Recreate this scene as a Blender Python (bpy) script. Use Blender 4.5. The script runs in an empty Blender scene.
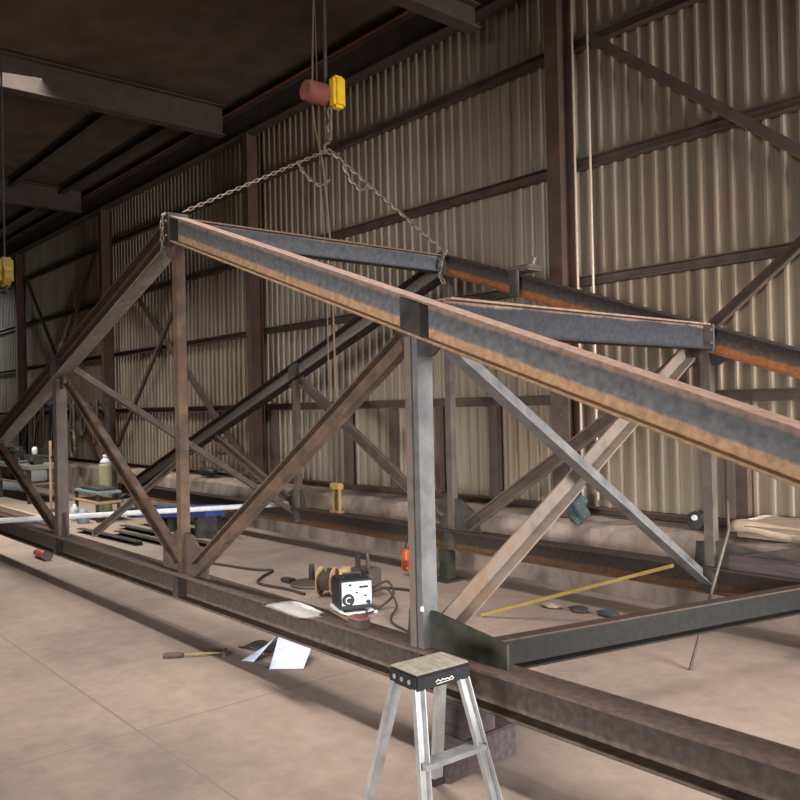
import bpy, bmesh, math, random
from mathutils import Vector, Matrix
random.seed(7)
S = bpy.context.scene
C = S.collection
V = Vector

# ------------------------------------------------------------------ camera
cd = bpy.data.cameras.new('camera')
cam = bpy.data.objects.new('camera', cd)
C.objects.link(cam)
cd.sensor_width = 36.0
cd.lens = 823.76 * 36.0 / 800.0
cd.clip_end = 200
YAW, PIT, ROL = 2.43108, 0.00716, -0.02214
def cam_matrix():
    f = V((math.cos(YAW)*math.cos(PIT), math.sin(YAW)*math.cos(PIT), math.sin(PIT)))
    r = V((math.sin(YAW), -math.cos(YAW), 0))
    u = r.cross(f)
    c, s = math.cos(ROL), math.sin(ROL)
    r2, u2 = c*r + s*u, -s*r + c*u
    m = Matrix((r2, u2, -f)).transposed().to_4x4()
    m.translation = V((0, 0, 2.05))
    return m
cam.matrix_world = cam_matrix()
S.camera = cam

# ------------------------------------------------------------------ light and exposure
S.view_settings.view_transform = 'Standard'
S.view_settings.look = 'None'
S.view_settings.gamma = 1
S.view_settings.use_curve_mapping = False
S.view_settings.exposure = 0.0
w = bpy.data.worlds.new('world'); S.world = w
w.use_nodes = True
w.node_tree.nodes['Background'].inputs[0].default_value = (0.80, 0.88, 1.0, 1)
w.node_tree.nodes['Background'].inputs[1].default_value = 0.045

def area(name, loc, target, sx, sy, power, col, spread=180):
    l = bpy.data.lights.new(name, 'AREA'); l.shape = 'RECTANGLE'
    l.size, l.size_y, l.energy, l.color = sx, sy, power, col
    l.spread = math.radians(spread)
    o = bpy.data.objects.new(name, l); C.objects.link(o)
    o.location = loc
    o.rotation_euler = (V(target) - V(loc)).to_track_quat('-Z', 'Y').to_euler()
    return o
# daylight from the open end of the hall, out of the photo to the right
area('end_door_daylight', (5.4, 5.6, 2.3), (-6.0, 6.9, 0.8), 4.4, 3.2, 600, (1.0, 0.95, 0.92), 74)
# daylight through the big door on the camera's side of the hall
area('door_daylight', (1.0, -10.0, 1.9), (-6.0, 5.0, 0.3), 7.0, 3.0, 250, (1.0, 0.96, 0.92), 40)
# shaded roof lamps above the bay, then an added bluish fill
area('overhead_light', (-5.6, 3.1, 7.4), (-5.6, 3.4, 0), 9.0, 0.9, 310, (1.0, 0.94, 0.88), 92)
area('overhead_light', (-16.5, 3.8, 7.3), (-16.5, 4.4, 0), 8.0, 0.9, 520, (1.0, 0.96, 0.86), 106)
area('overhead_light', (-31.5, 5.4, 6.4), (-31.5, 7.5, 1.5), 3.0, 1.0, 520, (0.72, 0.86, 1.0), 140)  # fill added to tint and brighten the far left end, no known lamp

# ------------------------------------------------------------------ materials
def lin(r, g, b):
    f = lambda c: (c/255/12.92) if c/255 <= 0.04045 else ((c/255 + 0.055)/1.055)**2.4
    return (f(r), f(g), f(b), 1)
def new_mat(name):
    m = bpy.data.materials.new(name); m.use_nodes = True
    nt = m.node_tree
    return m, nt, nt.nodes['Principled BSDF']
def N(nt, t, **k):
    n = nt.nodes.new(t)
    for a, b in k.items():
        if hasattr(n, a): setattr(n, a, b)
        else: n.inputs[a.replace('_', ' ')].default_value = b
    return n
def ramp(nt, fac, stops):
    r = nt.nodes.new('ShaderNodeValToRGB')
    e = r.color_ramp.elements
    while len(e) < len(stops): e.new(0.5)
    for i, (p, c) in enumerate(stops):
        e[i].position = p; e[i].color = c
    nt.links.new(fac, r.inputs[0])
    return r
def noisy(name, cols, scale=6, rough=0.7, metal=0.0, bump=0.25, stretch=(1, 1, 1), spec=0.35, detail=8, lo=0.33, hi=0.67):
    m, nt, b = new_mat(name)
    tc = N(nt, 'ShaderNodeTexCoord')
    mp = N(nt, 'ShaderNodeMapping'); mp.inputs['Scale'].default_value = stretch
    nt.links.new(tc.outputs['Object'], mp.inputs[0])
    n = N(nt, 'ShaderNodeTexNoise', Scale=scale, Detail=detail, Roughness=0.62)
    nt.links.new(mp.outputs[0], n.inputs['Vector'])
    k = len(cols)
    st = [(lo + (hi - lo) * i / max(1, k - 1), cols[i]) for i in range(k)]
    r = ramp(nt, n.outputs[0], st)
    nt.links.new(r.outputs[0], b.inputs['Base Color'])
    b.inputs['Roughness'].default_value = rough
    b.inputs['Metallic'].default_value = metal
    b.inputs['Specular IOR Level'].default_value = spec
    if bump:
        bp = N(nt, 'ShaderNodeBump', Strength=bump, Distance=0.01)
        n2 = N(nt, 'ShaderNodeTexNoise', Scale=scale * 9, Detail=4)
        nt.links.new(mp.outputs[0], n2.inputs['Vector'])
        nt.links.new(n2.outputs[0], bp.inputs['Height'])
        nt.links.new(bp.outputs[0], b.inputs['Normal'])
    return m
def plain(name, col, rough=0.5, metal=0.0):
    return noisy(name, [tuple(c * 0.82 for c in col[:3]) + (1,), col], 14, rough, metal, 0.05)
def banded(name, web, low, top, rough=0.62, lowband=0.34, topband=0.82, wav=0.24):
    """mill scale on the web of a rolled section with rust along both flanges (v of the UV runs across the depth)"""
    m, nt, b = new_mat(name)
    uv = N(nt, 'ShaderNodeUVMap')
    sep = N(nt, 'ShaderNodeSeparateXYZ'); nt.links.new(uv.outputs[0], sep.inputs[0])
    tc = N(nt, 'ShaderNodeTexCoord')
    n = N(nt, 'ShaderNodeTexNoise', Scale=3.2, Detail=9, Roughness=0.65)
    nt.links.new(tc.outputs['Object'], n.inputs['Vector'])
    a = N(nt, 'ShaderNodeMath', operation='MULTIPLY_ADD'); a.inputs[1].default_value = wav; a.inputs[2].default_value = -wav / 2
    nt.links.new(n.outputs[0], a.inputs[0])
    s = N(nt, 'ShaderNodeMath', operation='ADD')
    nt.links.new(sep.outputs[1], s.inputs[0]); nt.links.new(a.outputs[0], s.inputs[1])
    dk = tuple(c * 0.7 for c in web[:3]) + (1,)
    dl = tuple(c * 0.55 for c in low[:3]) + (1,)
    r = ramp(nt, s.outputs[0], [(0.0, dl), (0.10, low), (lowband, low), (lowband + 0.07, web), (topband - 0.08, dk), (topband, top), (1.0, top)])
    n3 = N(nt, 'ShaderNodeTexNoise', Scale=22, Detail=6)
    nt.links.new(tc.outputs['Object'], n3.inputs['Vector'])
    r3 = ramp(nt, n3.outputs[0], [(0.3, (0.62, 0.62, 0.62, 1)), (0.7, (1.1, 1.1, 1.1, 1))])
    mx = N(nt, 'ShaderNodeMix', data_type='RGBA', blend_type='MULTIPLY'); mx.inputs[0].default_value = 1
    nt.links.new(r.outputs[0], mx.inputs[6]); nt.links.new(r3.outputs[0], mx.inputs[7])
    nt.links.new(mx.outputs[2], b.inputs['Base Color'])
    b.inputs['Roughness'].default_value = rough
    b.inputs['Metallic'].default_value = 0.1
    b.inputs['Specular IOR Level'].default_value = 0.22
    return m

M = {}
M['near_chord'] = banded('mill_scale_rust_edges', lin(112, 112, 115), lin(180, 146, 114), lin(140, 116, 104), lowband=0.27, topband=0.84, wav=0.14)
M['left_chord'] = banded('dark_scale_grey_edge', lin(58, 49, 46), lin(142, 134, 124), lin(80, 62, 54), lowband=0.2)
M['far_right'] = banded('scale_orange_rust', lin(84, 76, 72), lin(142, 92, 58), lin(62, 56, 52), lowband=0.3)
M['far_left'] = banded('blackened_scale', lin(128, 120, 114), lin(52, 46, 44), lin(44, 38, 36), lowband=0.16, topband=0.86)
M['ridge'] = banded('blue_grey_scale', lin(80, 83, 88), lin(70, 73, 78), lin(108, 88, 78), lowband=0.12, topband=0.93)
M['purlin'] = banded('blue_black_scale', lin(54, 56, 61), lin(48, 49, 52), lin(126, 104, 92), lowband=0.10, topband=0.93)
M['bottom_chord'] = banded('dull_brown_scale', lin(84, 74, 68), lin(112, 98, 86), lin(104, 88, 80), lowband=0.14, topband=0.86)
M['far_bottom'] = banded('dull_dark_scale', lin(70, 62, 58), lin(106, 80, 60), lin(62, 54, 50), lowband=0.24, topband=0.9)
M['strut'] = banded('green_black_scale', lin(33, 34, 33), lin(38, 34, 31), lin(70, 58, 50), lowband=0.10, topband=0.93)
M['rust'] = noisy('brown_rust', [lin(60, 49, 42), lin(84, 67, 55), lin(104, 81, 64)], 5, 0.8, 0.0, 0.35)
M['rust_dark'] = noisy('dark_rust', [lin(64, 53, 48), lin(88, 73, 65)], 5, 0.8, 0, 0.3)
M['rust_orange'] = noisy('orange_rust', [lin(104, 70, 44), lin(150, 98, 54), lin(112, 80, 56)], 5, 0.8, 0, 0.3)
M['tan_scale'] = noisy('tan_scale', [lin(86, 79, 73), lin(106, 95, 86), lin(104, 84, 68)], 4, 0.65, 0.1, 0.2)
M['grey_steel'] = noisy('grey_steel', [lin(86, 87, 90), lin(116, 116, 116)], 6, 0.5, 0.3, 0.15)
M['mid_steel'] = noisy('brownish_steel', [lin(70, 63, 59), lin(94, 84, 77)], 6, 0.6, 0.15, 0.2)
M['dark_steel'] = noisy('dark_steel', [lin(48, 46, 46), lin(74, 70, 68)], 6, 0.6, 0.2, 0.2)
M['green_steel'] = noisy('dark_green_steel', [lin(36, 39, 34), lin(50, 53, 46), lin(66, 60, 50)], 7, 0.65, 0.1, 0.2)
M['column'] = noisy('dull_red_primer', [lin(60, 44, 38), lin(80, 58, 48)], 3, 0.75, 0, 0.15)
M['girt'] = noisy('brown_girt_paint', [lin(64, 52, 46), lin(88, 72, 62)], 4, 0.75, 0, 0.15)
M['brace'] = noisy('brace_paint', [lin(60, 50, 44), lin(80, 67, 58)], 4, 0.75, 0, 0.1)
M['roof'] = noisy('dark_roof_sheet', [lin(66, 56, 47), lin(86, 74, 62)], 2, 0.85, 0, 0.1)
M['rafter'] = noisy('roof_steel', [lin(54, 46, 42), lin(72, 60, 54)], 3, 0.8, 0, 0.1)
M['red_flange'] = noisy('red_oxide', [lin(92, 48, 40), lin(120, 66, 54)], 4, 0.75, 0, 0.1)
M['concrete_ledge'] = noisy('stained_concrete', [lin(74, 66, 62), lin(130, 116, 107), lin(156, 140, 128)], 1.9, 0.9, 0, 0.5, (1, 1, 0.55))
M['white'] = plain('white_plastic', lin(214, 216, 220), 0.5)
M['paper'] = plain('white_paper', lin(250, 248, 246), 0.8)
M['blue_paper'] = plain('bluish_paper', lin(196, 206, 232), 0.8)
M['black'] = plain('black_plastic', lin(36, 36, 40), 0.5)
M['grey_plastic'] = noisy('worn_grey_tread', [lin(132, 124, 112), lin(158, 150, 138)], 20, 0.7, 0, 0.2)
M['alu'] = noisy('aluminium', [lin(146, 148, 150), lin(178, 178, 178)], 8, 0.4, 0.5, 0.05)
M['yellow'] = plain('hoist_yellow', lin(206, 168, 30), 0.45)
M['amber'] = plain('amber_paint', lin(152, 124, 70), 0.6)
M['dim_yellow'] = plain('crane_yellow', lin(150, 128, 40), 0.5)
M['orange'] = plain('orange_cover', lin(214, 112, 58), 0.6)
M['chain'] = noisy('chain_steel', [lin(76, 68, 61), lin(122, 110, 98)], 30, 0.5, 0.4, 0.1)
M['rubber'] = plain('dark_rubber', lin(58, 50, 46), 0.7)
M['tan'] = noisy('tan_cardboard', [lin(168, 138, 104), lin(188, 160, 124)], 6, 0.8, 0, 0.1)
M['panel'] = plain('pale_blue_panel', lin(198, 218, 232), 0.4)
M['blue'] = plain('blue_paint', lin(44, 74, 148), 0.5)
M['pale_blue'] = plain('pale_blue_plastic', lin(126, 146, 158), 0.5)
M['muted_red'] = plain('faded_red', lin(140, 96, 88), 0.7)
M['olive'] = plain('olive_wood', lin(128, 110, 78), 0.7)
M['red'] = plain('worn_red_paint', lin(168, 78, 68), 0.5)
M['cyl'] = noisy('pale_green_grey_paint', [lin(130, 130, 104), lin(156, 150, 124)], 4, 0.5, 0, 0.05)
M['rope'] = plain('tan_cord', lin(98, 82, 64), 0.8)
M['yellow_tape'] = plain('yellow_timber', lin(138, 116, 60), 0.6)
M['timber'] = noisy('grey_timber', [lin(112, 96, 84), lin(150, 132, 114)], 5, 0.85, 0, 0.25, (0.4, 6, 6))
M['timber_dark'] = noisy('dark_timber', [lin(50, 44, 46), lin(76, 66, 67)], 5, 0.85, 0, 0.25, (0.4, 6, 6))
M['sheet'] = noisy('cream_plastic_sheet', [lin(206, 182, 160), lin(232, 214, 196)], 5, 0.45, 0, 0.2)
M['teal'] = noisy('dark_teal_cloth', [lin(46, 54, 56), lin(68, 80, 82)], 9, 0.9, 0, 0.3)
M['bench'] = noisy('bench_grey', [lin(104, 106, 104), lin(140, 138, 130)], 5, 0.7, 0, 0.1)
M['cream'] = plain('cream_paint', lin(186, 170, 152), 0.5)
M['weld'] = plain('bright_weld_paint', lin(224, 222, 216), 0.4)

def cladding_mat():
    m, nt, b = new_mat('weathered_cladding')
    tc = N(nt, 'ShaderNodeTexCoord')
    mp = N(nt, 'ShaderNodeMapping'); mp.inputs['Scale'].default_value = (5.0, 1, 0.16)
    nt.links.new(tc.outputs['Object'], mp.inputs[0])
    n = N(nt, 'ShaderNodeTexNoise', Scale=1.4, Detail=7, Roughness=0.6)
    nt.links.new(mp.outputs[0], n.inputs['Vector'])
    n2 = N(nt, 'ShaderNodeTexNoise', Scale=0.45, Detail=4)
    nt.links.new(tc.outputs['Object'], n2.inputs['Vector'])
    r = ramp(nt, n.outputs[0], [(0.3, lin(116, 105, 92)), (0.5, lin(142, 131, 116)), (0.7, lin(160, 149, 134))])
    r2 = ramp(nt, n2.outputs[0], [(0.35, (0.82, 0.74, 0.68, 1)), (0.65, (1.0, 1.0, 1.0, 1))])
    mx = N(nt, 'ShaderNodeMix', data_type='RGBA', blend_type='MULTIPLY'); mx.inputs[0].default_value = 1
    nt.links.new(r.outputs[0], mx.inputs[6]); nt.links.new(r2.outputs[0], mx.inputs[7])
    nt.links.new(mx.outputs[2], b.inputs['Base Color'])
    b.inputs['Roughness'].default_value = 0.38
    b.inputs['Metallic'].default_value = 0.15
    return m
M['clad'] = cladding_mat()

def floor_mat():
    m, nt, b = new_mat('worn_concrete_floor')
    tc = N(nt, 'ShaderNodeTexCoord')
    n = N(nt, 'ShaderNodeTexNoise', Scale=0.55, Detail=9, Roughness=0.6)
    nt.links.new(tc.outputs['Object'], n.inputs['Vector'])
    r = ramp(nt, n.outputs[0], [(0.30, lin(114, 102, 95)), (0.47, lin(142, 126, 115)), (0.62, lin(156, 137, 125)), (0.75, lin(148, 136, 130))])
    n2 = N(nt, 'ShaderNodeTexNoise', Scale=7, Detail=8, Roughness=0.7)
    nt.links.new(tc.outputs['Object'], n2.inputs['Vector'])
    r2 = ramp(nt, n2.outputs[0], [(0.3, (0.80, 0.79, 0.78, 1)), (0.65, (1.04, 1.03, 1.02, 1))])
    mx = N(nt, 'ShaderNodeMix', data_type='RGBA', blend_type='MULTIPLY'); mx.inputs[0].default_value = 1
    nt.links.new(r.outputs[0], mx.inputs[6]); nt.links.new(r2.outputs[0], mx.inputs[7])
    sep = N(nt, 'ShaderNodeSeparateXYZ'); nt.links.new(tc.outputs['Object'], sep.inputs[0])
    last = mx.outputs[2]
    for ax, off, per, wd in ((0, 10.35, 5.2, 0.007), (1, -2.15, 40.0, 0.007)):     # slab joints
        a = N(nt, 'ShaderNodeMath', operation='ADD'); a.inputs[1].default_value = off + 400 * per + per / 2
        nt.links.new(sep.outputs[ax], a.inputs[0])
        md = N(nt, 'ShaderNodeMath', operation='MODULO'); md.inputs[1].default_value = per
        nt.links.new(a.outputs[0], md.inputs[0])
        sb = N(nt, 'ShaderNodeMath', operation='SUBTRACT'); sb.inputs[1].default_value = per / 2
        nt.links.new(md.outputs[0], sb.inputs[0])
        ab = N(nt, 'ShaderNodeMath', operation='ABSOLUTE'); nt.links.new(sb.outputs[0], ab.inputs[0])
        lt = N(nt, 'ShaderNodeMath', operation='LESS_THAN'); lt.inputs[1].default_value = wd
        nt.links.new(ab.outputs[0], lt.inputs[0])
        m2 = N(nt, 'ShaderNodeMix', data_type='RGBA'); m2.inputs[7].default_value = lin(120, 106, 94)
        nt.links.new(lt.outputs[0], m2.inputs[0]); nt.links.new(last, m2.inputs[6])
        last = m2.outputs[2]
    nt.links.new(last, b.inputs['Base Color'])
    b.inputs['Roughness'].default_value = 0.75
    bp = N(nt, 'ShaderNodeBump', Strength=0.15, Distance=0.01)
    nt.links.new(n2.outputs[0], bp.inputs['Height']); nt.links.new(bp.outputs[0], b.inputs['Normal'])
    return m
M['floor'] = floor_mat()

# ------------------------------------------------------------------ mesh helpers
def BM():
    return bmesh.new()
def obj(name, bm, mat, parent=None, loc=None, smooth=False):
    """ONE mesh object; vertices are given in world coordinates and stored relative to the thing's base"""
    root = parent
    while root is not None and root.parent is not None: root = root.parent
    base = V(root.location) if root is not None else V(loc or (0, 0, 0))
    bmesh.ops.translate(bm, verts=bm.verts, vec=-base)
    bmesh.ops.recalc_face_normals(bm, faces=bm.faces)
    if smooth:
        for f in bm.faces: f.smooth = len(f.verts) <= 4
    me = bpy.data.meshes.new(name); bm.to_mesh(me); bm.free()
    me.materials.append(M[mat] if isinstance(mat, str) else mat)
    o = bpy.data.objects.new(name, me); C.objects.link(o)
    if parent is not None: o.parent = parent
    else: o.location = base
    return o
def tag(o, label, cat, group=None, kind=None):
    o['label'] = label; o['category'] = cat
    if group: o['group'] = group
    if kind: o['kind'] = kind
    return o
def thing(name, label, cat, loc, group=None, kind=None):
    o = bpy.data.objects.new(name, None); C.objects.link(o)
    o.location = loc; o.empty_display_size = 0.1
    return tag(o, label, cat, group, kind)
def struct(name, bm, mat):
    o = obj(name, bm, mat); o['kind'] = 'structure'
    return o
def box(bm, x0, x1, y0, y1, z0, z1, bev=0):
    r = bmesh.ops.create_cube(bm, size=1)
    bmesh.ops.scale(bm, vec=(abs(x1-x0), abs(y1-y0), abs(z1-z0)), verts=r['verts'])
    bmesh.ops.translate(bm, vec=((x0+x1)/2, (y0+y1)/2, (z0+z1)/2), verts=r['verts'])
    if bev:
        es = list({e for v in r['verts'] for e in v.link_edges})
        bmesh.ops.bevel(bm, geom=es, offset=bev, segments=2, affect='EDGES')
    return bm
def obox(bm, c, ax, ay, az, sx, sy, sz):
    c = V(c); vs = []
    for dx in (-1, 1):
        for dy in (-1, 1):
            for dz in (-1, 1):
                vs.append(bm.verts.new(c + V(ax)*dx*sx/2 + V(ay)*dy*sy/2 + V(az)*dz*sz/2))
    for q in ((0,1,3,2),(4,6,7,5),(0,4,5,1),(2,3,7,6),(0,2,6,4),(1,5,7,3)):
        bm.faces.new([vs[i] for i in q])
    return bm
def extr(bm, poly, p0, p1, up=(0, 0, 1), shear=False, flip=False):
    """a rolled section: 2-D outline (a across, b along up) carried from p0 to p1, v of the UV across the depth"""
    p0, p1, up = V(p0), V(p1), V(up)
    t = (p1 - p0).normalized()
    side = t.cross(up).normalized()
    if flip: side = -side
    u2 = up if shear else side.cross(t).normalized()
    if not shear and u2.dot(up) < 0: u2 = -u2
    uvl = bm.loops.layers.uv.verify()
    bs = [b for a, b in poly]; b0, b1 = min(bs), max(bs)
    L = (p1 - p0).length
    A = [bm.verts.new(p0 + side*a + u2*b) for a, b in poly]
    B = [bm.verts.new(p1 + side*a + u2*b) for a, b in poly]
    n = len(poly)
    def face(vs, uvs):
        f = bm.faces.new(vs)
        for lp, q in zip(f.loops, uvs): lp[uvl].uv = q
    vv = [(b - b0) / (b1 - b0) for a, b in poly]
    for i in range(n):
        j = (i + 1) % n
        face([A[i], A[j], B[j], B[i]], [(0, vv[i]), (0, vv[j]), (L, vv[j]), (L, vv[i])])
    face(list(reversed(A)), [(0, q) for q in reversed(vv)])
    face(B, [(L, q) for q in vv])
    return bm
def I(w, d, tf=0.016, tw=0.012):
    h, k = d/2, w/2; t = tw/2
    return [(-k,-h),(k,-h),(k,-h+tf),(t,-h+tf),(t,h-tf),(k,h-tf),(k,h),(-k,h),(-k,h-tf),(-t,h-tf),(-t,-h+tf),(-k,-h+tf)]
def Ch(w, d, t=0.012):
    """channel: depth d along b, flanges w towards +a"""
    h = d/2
    return [(-w/2,-h),(w/2,-h),(w/2,-h+t),(-w/2+t,-h+t),(-w/2+t,h-t),(w/2,h-t),(w/2,h),(-w/2,h)]
def An(w, d, t=0.012):
    return [(-w/2,-d/2),(w/2,-d/2),(w/2,-d/2+t),(-w/2+t,-d/2+t),(-w/2+t,d/2),(-w/2,d/2)]
def Rc(w, d):
    return [(-w/2,-d/2),(w/2,-d/2),(w/2,d/2),(-w/2,d/2)]
def tube(bm, pts, r, seg=8, cap=True):
    pts = [V(p) for p in pts]; rings = []
    prev = None
    for i, p in enumerate(pts):
        t = (pts[min(i+1, len(pts)-1)] - pts[max(i-1, 0)]).normalized()
        if prev is None:
            a = V((0, 0, 1)) if abs(t.z) < 0.9 else V((1, 0, 0))
            x = t.cross(a).normalized()
        else:
            x = (prev - t * prev.dot(t)).normalized()
        prev = x; y = t.cross(x)
        rr = r[i] if isinstance(r, (list, tuple)) else r
        rings.append([bm.verts.new(p + (x*math.cos(2*math.pi*k/seg) + y*math.sin(2*math.pi*k/seg))*rr) for k in range(seg)])
    for A, B in zip(rings, rings[1:]):
        for k in range(seg):
            bm.faces.new([A[k], A[(k+1) % seg], B[(k+1) % seg], B[k]])
    if cap:
        bm.faces.new(list(reversed(rings[0]))); bm.faces.new(rings[-1])
    return bm
def lathe(bm, prof, c, seg=20, axis='z'):
    c = V(c); rings = []
    for r, z in prof:
        ring = []
        for k in range(seg):
            a = 2*math.pi*k/seg
            q = (r*math.cos(a), r*math.sin(a), z)
            if axis == 'y': q = (q[0], q[2], q[1])
            if axis == 'x': q = (q[2], q[0], q[1])
            ring.append(bm.verts.new(c + V(q)))
        rings.append(ring)
    for A, B in zip(rings, rings[1:]):
        for k in range(seg): bm.faces.new([A[k], A[(k+1) % seg], B[(k+1) % seg], B[k]])
    bm.faces.new(list(reversed(rings[0]))); bm.faces.new(rings[-1])
    return bm
def spline(pts, n=8):
    pts = [V(p) for p in pts]; out = []
    P = [pts[0]] + pts + [pts[-1]]
    for i in range(1, len(P)-2):
        for k in range(n):
            t = k/n; a, b, c, d = P[i-1], P[i], P[i+1], P[i+2]
            out.append(0.5*((2*b) + (c-a)*t + (2*a-5*b+4*c-d)*t*t + (3*b-a-3*c+d)*t**3))
    out.append(pts[-1]); return out
def chain(bm, pts, pitch=0.055, lw=0.042, wire=0.0075):
    """interlocking oval links along a path"""
    pts = [V(p) for p in pts]
    seg = [(b-a).length for a, b in zip(pts, pts[1:])]; tot = sum(seg)
    n = max(1, int(tot / pitch)); k = 0
    for i in range(n):
        s = (i + 0.5) * tot / n; j = 0
        while j < len(seg)-1 and s > seg[j]: s -= seg[j]; j += 1
        t = (pts[j+1]-pts[j]).normalized(); p = pts[j] + t*s
        a = V((0, 0, 1)) if abs(t.z) < 0.9 else V((1, 0, 0))
        x = t.cross(a).normalized(); y = t.cross(x)
        if i % 2: x, y = y, x
        L = pitch/2 + wire*1.2; W = lw/2 - wire
        loop = []
        for q in range(10):
            an = 2*math.pi*q/10
            loop.append(p + t*(math.cos(an)*L) + x*(math.sin(an)*W))
        rings = []
        for q in range(10):
            tt = (loop[(q+1) % 10] - loop[q-1]).normalized(); o = tt.cross(y)
            rings.append([bm.verts.new(loop[q] + (o*math.cos(2*math.pi*e/5) + y*math.sin(2*math.pi*e/5))*wire) for e in range(5)])
        for q in range(10):
            A, B = rings[q], rings[(q+1) % 10]
            for e in range(5): bm.faces.new([A[e], A[(e+1) % 5], B[(e+1) % 5], B[e]])
    return bm
def plate(bm, pts, n, th):
    """flat plate from an outline (3-D points) with thickness along n"""
    n = V(n).normalized() * th / 2
    A = [bm.verts.new(V(p) - n) for p in pts]; B = [bm.verts.new(V(p) + n) for p in pts]
    k = len(pts)
    bm.faces.new(A); bm.faces.new(list(reversed(B)))
    for i in range(k): bm.faces.new([A[i], A[(i+1) % k], B[(i+1) % k], B[i]])
    return bm
def bolts(bm, pts, n=(0, -1, 0), r=0.014, h=0.02):
    for p in pts:
        p = V(p); tube(bm, [p, p + V(n)*h], r, 6)
    return bm

# ------------------------------------------------------------------ the hall
WX0, WX1, WY = -36.0, 6.0, 7.94
b = BM(); box(b, WX0 - 1, 9, -12, 9.0, -0.2, 0); struct('floor', b, 'floor')

def corrugated(x0, x1, z0, z1, y, pitch=0.172, depth=0.05):
    prof = []
    x = x0
    while x < x1:
        prof += [(x, 0), (x + 0.70*pitch, 0), (x + 0.77*pitch, -depth), (x + 0.93*pitch, -depth)]
        x += pitch
    prof.append((x, 0))
    bm = BM()
    A = [bm.verts.new((px, y + py, z0)) for px, py in prof]; B = [bm.verts.new((px, y + py, z1)) for px, py in prof]
    for i in range(len(prof)-1): bm.faces.new([A[i], A[i+1], B[i+1], B[i]])
    A2 = bm.verts.new((x0, y + 0.06, z0)); B2 = bm.verts.new((x0, y + 0.06, z1)); A3 = bm.verts.new((x, y + 0.06, z0)); B3 = bm.verts.new((x, y + 0.06, z1))
    bm.faces.new([A2, A3, B3, B2])
    bm.faces.new(A + [A3, A2]); bm.faces.new(B + [B3, B2])
    bm.faces.new([A[0], B[0], B2, A2]); bm.faces.new([A[-1], B[-1], B3, A3])
    return bm
struct('wall_back', corrugated(WX0, WX1, 0.76, 7.75, WY), 'clad')
# end wall of the hall, far to the left
b = corrugated(-12, 9, 0, 7.75, 0)
bmesh.ops.rotate(b, verts=b.verts, cent=(0, 0, 0), matrix=Matrix.Rotation(math.pi/2, 3, 'Z'))
bmesh.ops.translate(b, verts=b.verts, vec=(WX0 + 0.03, 0, 0))
struct('wall_left', b, 'clad')
# stub wall of concrete that carries the cladding, rough on top
b = BM()
n = 150; random.seed(3)
rows = []
for i in range(n + 1):
    x = WX0 + 0.1 + (WX1 - WX0 - 0.1) * i / n
    top = 0.74 + random.uniform(-0.025, 0.02)
    rows.append([b.verts.new((x, 7.34 + random.uniform(-0.012, 0.012), 0)), b.verts.new((x, 7.35 + random.uniform(-0.02, 0.015), top*0.55)),
                 b.verts.new((x, 7.38 + random.uniform(-0.03, 0.03), top - 0.05)), b.verts.new((x, 7.46 + random.uniform(-0.04, 0.04), top)),
                 b.verts.new((x, 8.05, 0.76)), b.verts.new((x, 8.05, 0))])
for A, B in zip(rows, rows[1:]):
    for k in range(6): b.faces.new([A[k], A[(k+1) % 6], B[(k+1) % 6], B[k]])
b.faces.new(rows[0]); b.faces.new(rows[-1])
struct('baseboard_back', b, 'concrete_ledge')
# roof sheet
b = BM(); box(b, WX0, WX1, -12, 8.1, 7.62, 7.72); struct('ceiling', b, 'roof')

# columns
CX = [-5.94 - 6.85*k for k in range(5)]
cl = ['dull red steel wall column beside two white conduits', 'brown steel wall column behind the sloping far truss chord, second from the conduits',
      'dark steel wall column behind the near truss chord, third from the conduits', 'black steel wall column by the yellow crane hook', 'steel wall column at the far end of the hall']
for k, x in enumerate(CX):
    t = thing('steel_column', cl[k], 'column', (x, 7.63, 0.76), 'steel wall columns', 'thing')
    b = extr(BM(), I(0.19 if k == 0 else 0.15, 0.26, 0.02, 0.014), (x, 7.63, 0.79), (x, 7.63, 6.94), up=(0, 1, 0)); obj('shaft', b, 'column', t)
    b = box(BM(), x - 0.17, x + 0.17, 7.47, 7.77, 0.755, 0.79); obj('base_plate', b, 'rust_dark', t)
    b = plate(BM(), [(x - 0.10, 7.49, 2.25), (x + 0.15, 7.49, 2.25), (x + 0.15, 7.49, 0.79), (x - 0.10, 7.49, 0.79)], (0, 1, 0), 0.02)
    if k == 0:
        bolts(b, [(x + 0.04, 7.48, 1.9), (x + 0.04, 7.48, 1.0)])
        obj('stiffening_plate', b, 'rust_dark', t)
    else: b.free()
# girts
for z, h, lb in ((6.18, 0.12, 'topmost horizontal girt on the corrugated wall, near the eave'), (4.79, 0.12, 'horizontal wall girt crossing behind the lifting chains'),
                 (3.44, 0.11, 'horizontal wall girt just above the far truss ridge line'), (2.08, 0.12, 'horizontal wall girt at the head of the short wall studs'),
                 (0.80, 0.09, 'lowest wall girt lying on the concrete stub wall')):
    b = extr(BM(), Ch(0.098, h), (WX0 + 0.1, 7.825, z), (WX1 - 0.1, 7.825, z))
    tag(obj('wall_girt', b, 'girt', loc=(-10, 7.835, z)), lb, 'girt', 'girts along the corrugated wall', 'thing')
# short studs below the window-height girt
studs = [(-12.5, 0.11), (-10.36, 0.14), (-9.26, 0.11), (-8.28, 0.08), (-7.24, 0.14), (-3.95, 0.12)]
sl = ['short brown wall stud beside the second wall column', 'wide brown wall stud above the amber jack', 'brown wall stud behind the far truss diagonal, right of the jack',
      'thin dark wall stud right behind the near middle post', 'wide brown wall stud left of the red column', 'brown wall stud behind the far truss post at the purlin']
for (x, wd), lb in zip(studs, sl):
    b = extr(BM(), Ch(0.09, wd), (x, 7.828, 0.85), (x, 7.828, 2.02), up=(1, 0, 0))
    tag(obj('wall_stud', b, 'girt', loc=(x, 7.83, 0.85)), lb, 'stud', 'short studs below the girt', 'thing')
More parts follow.
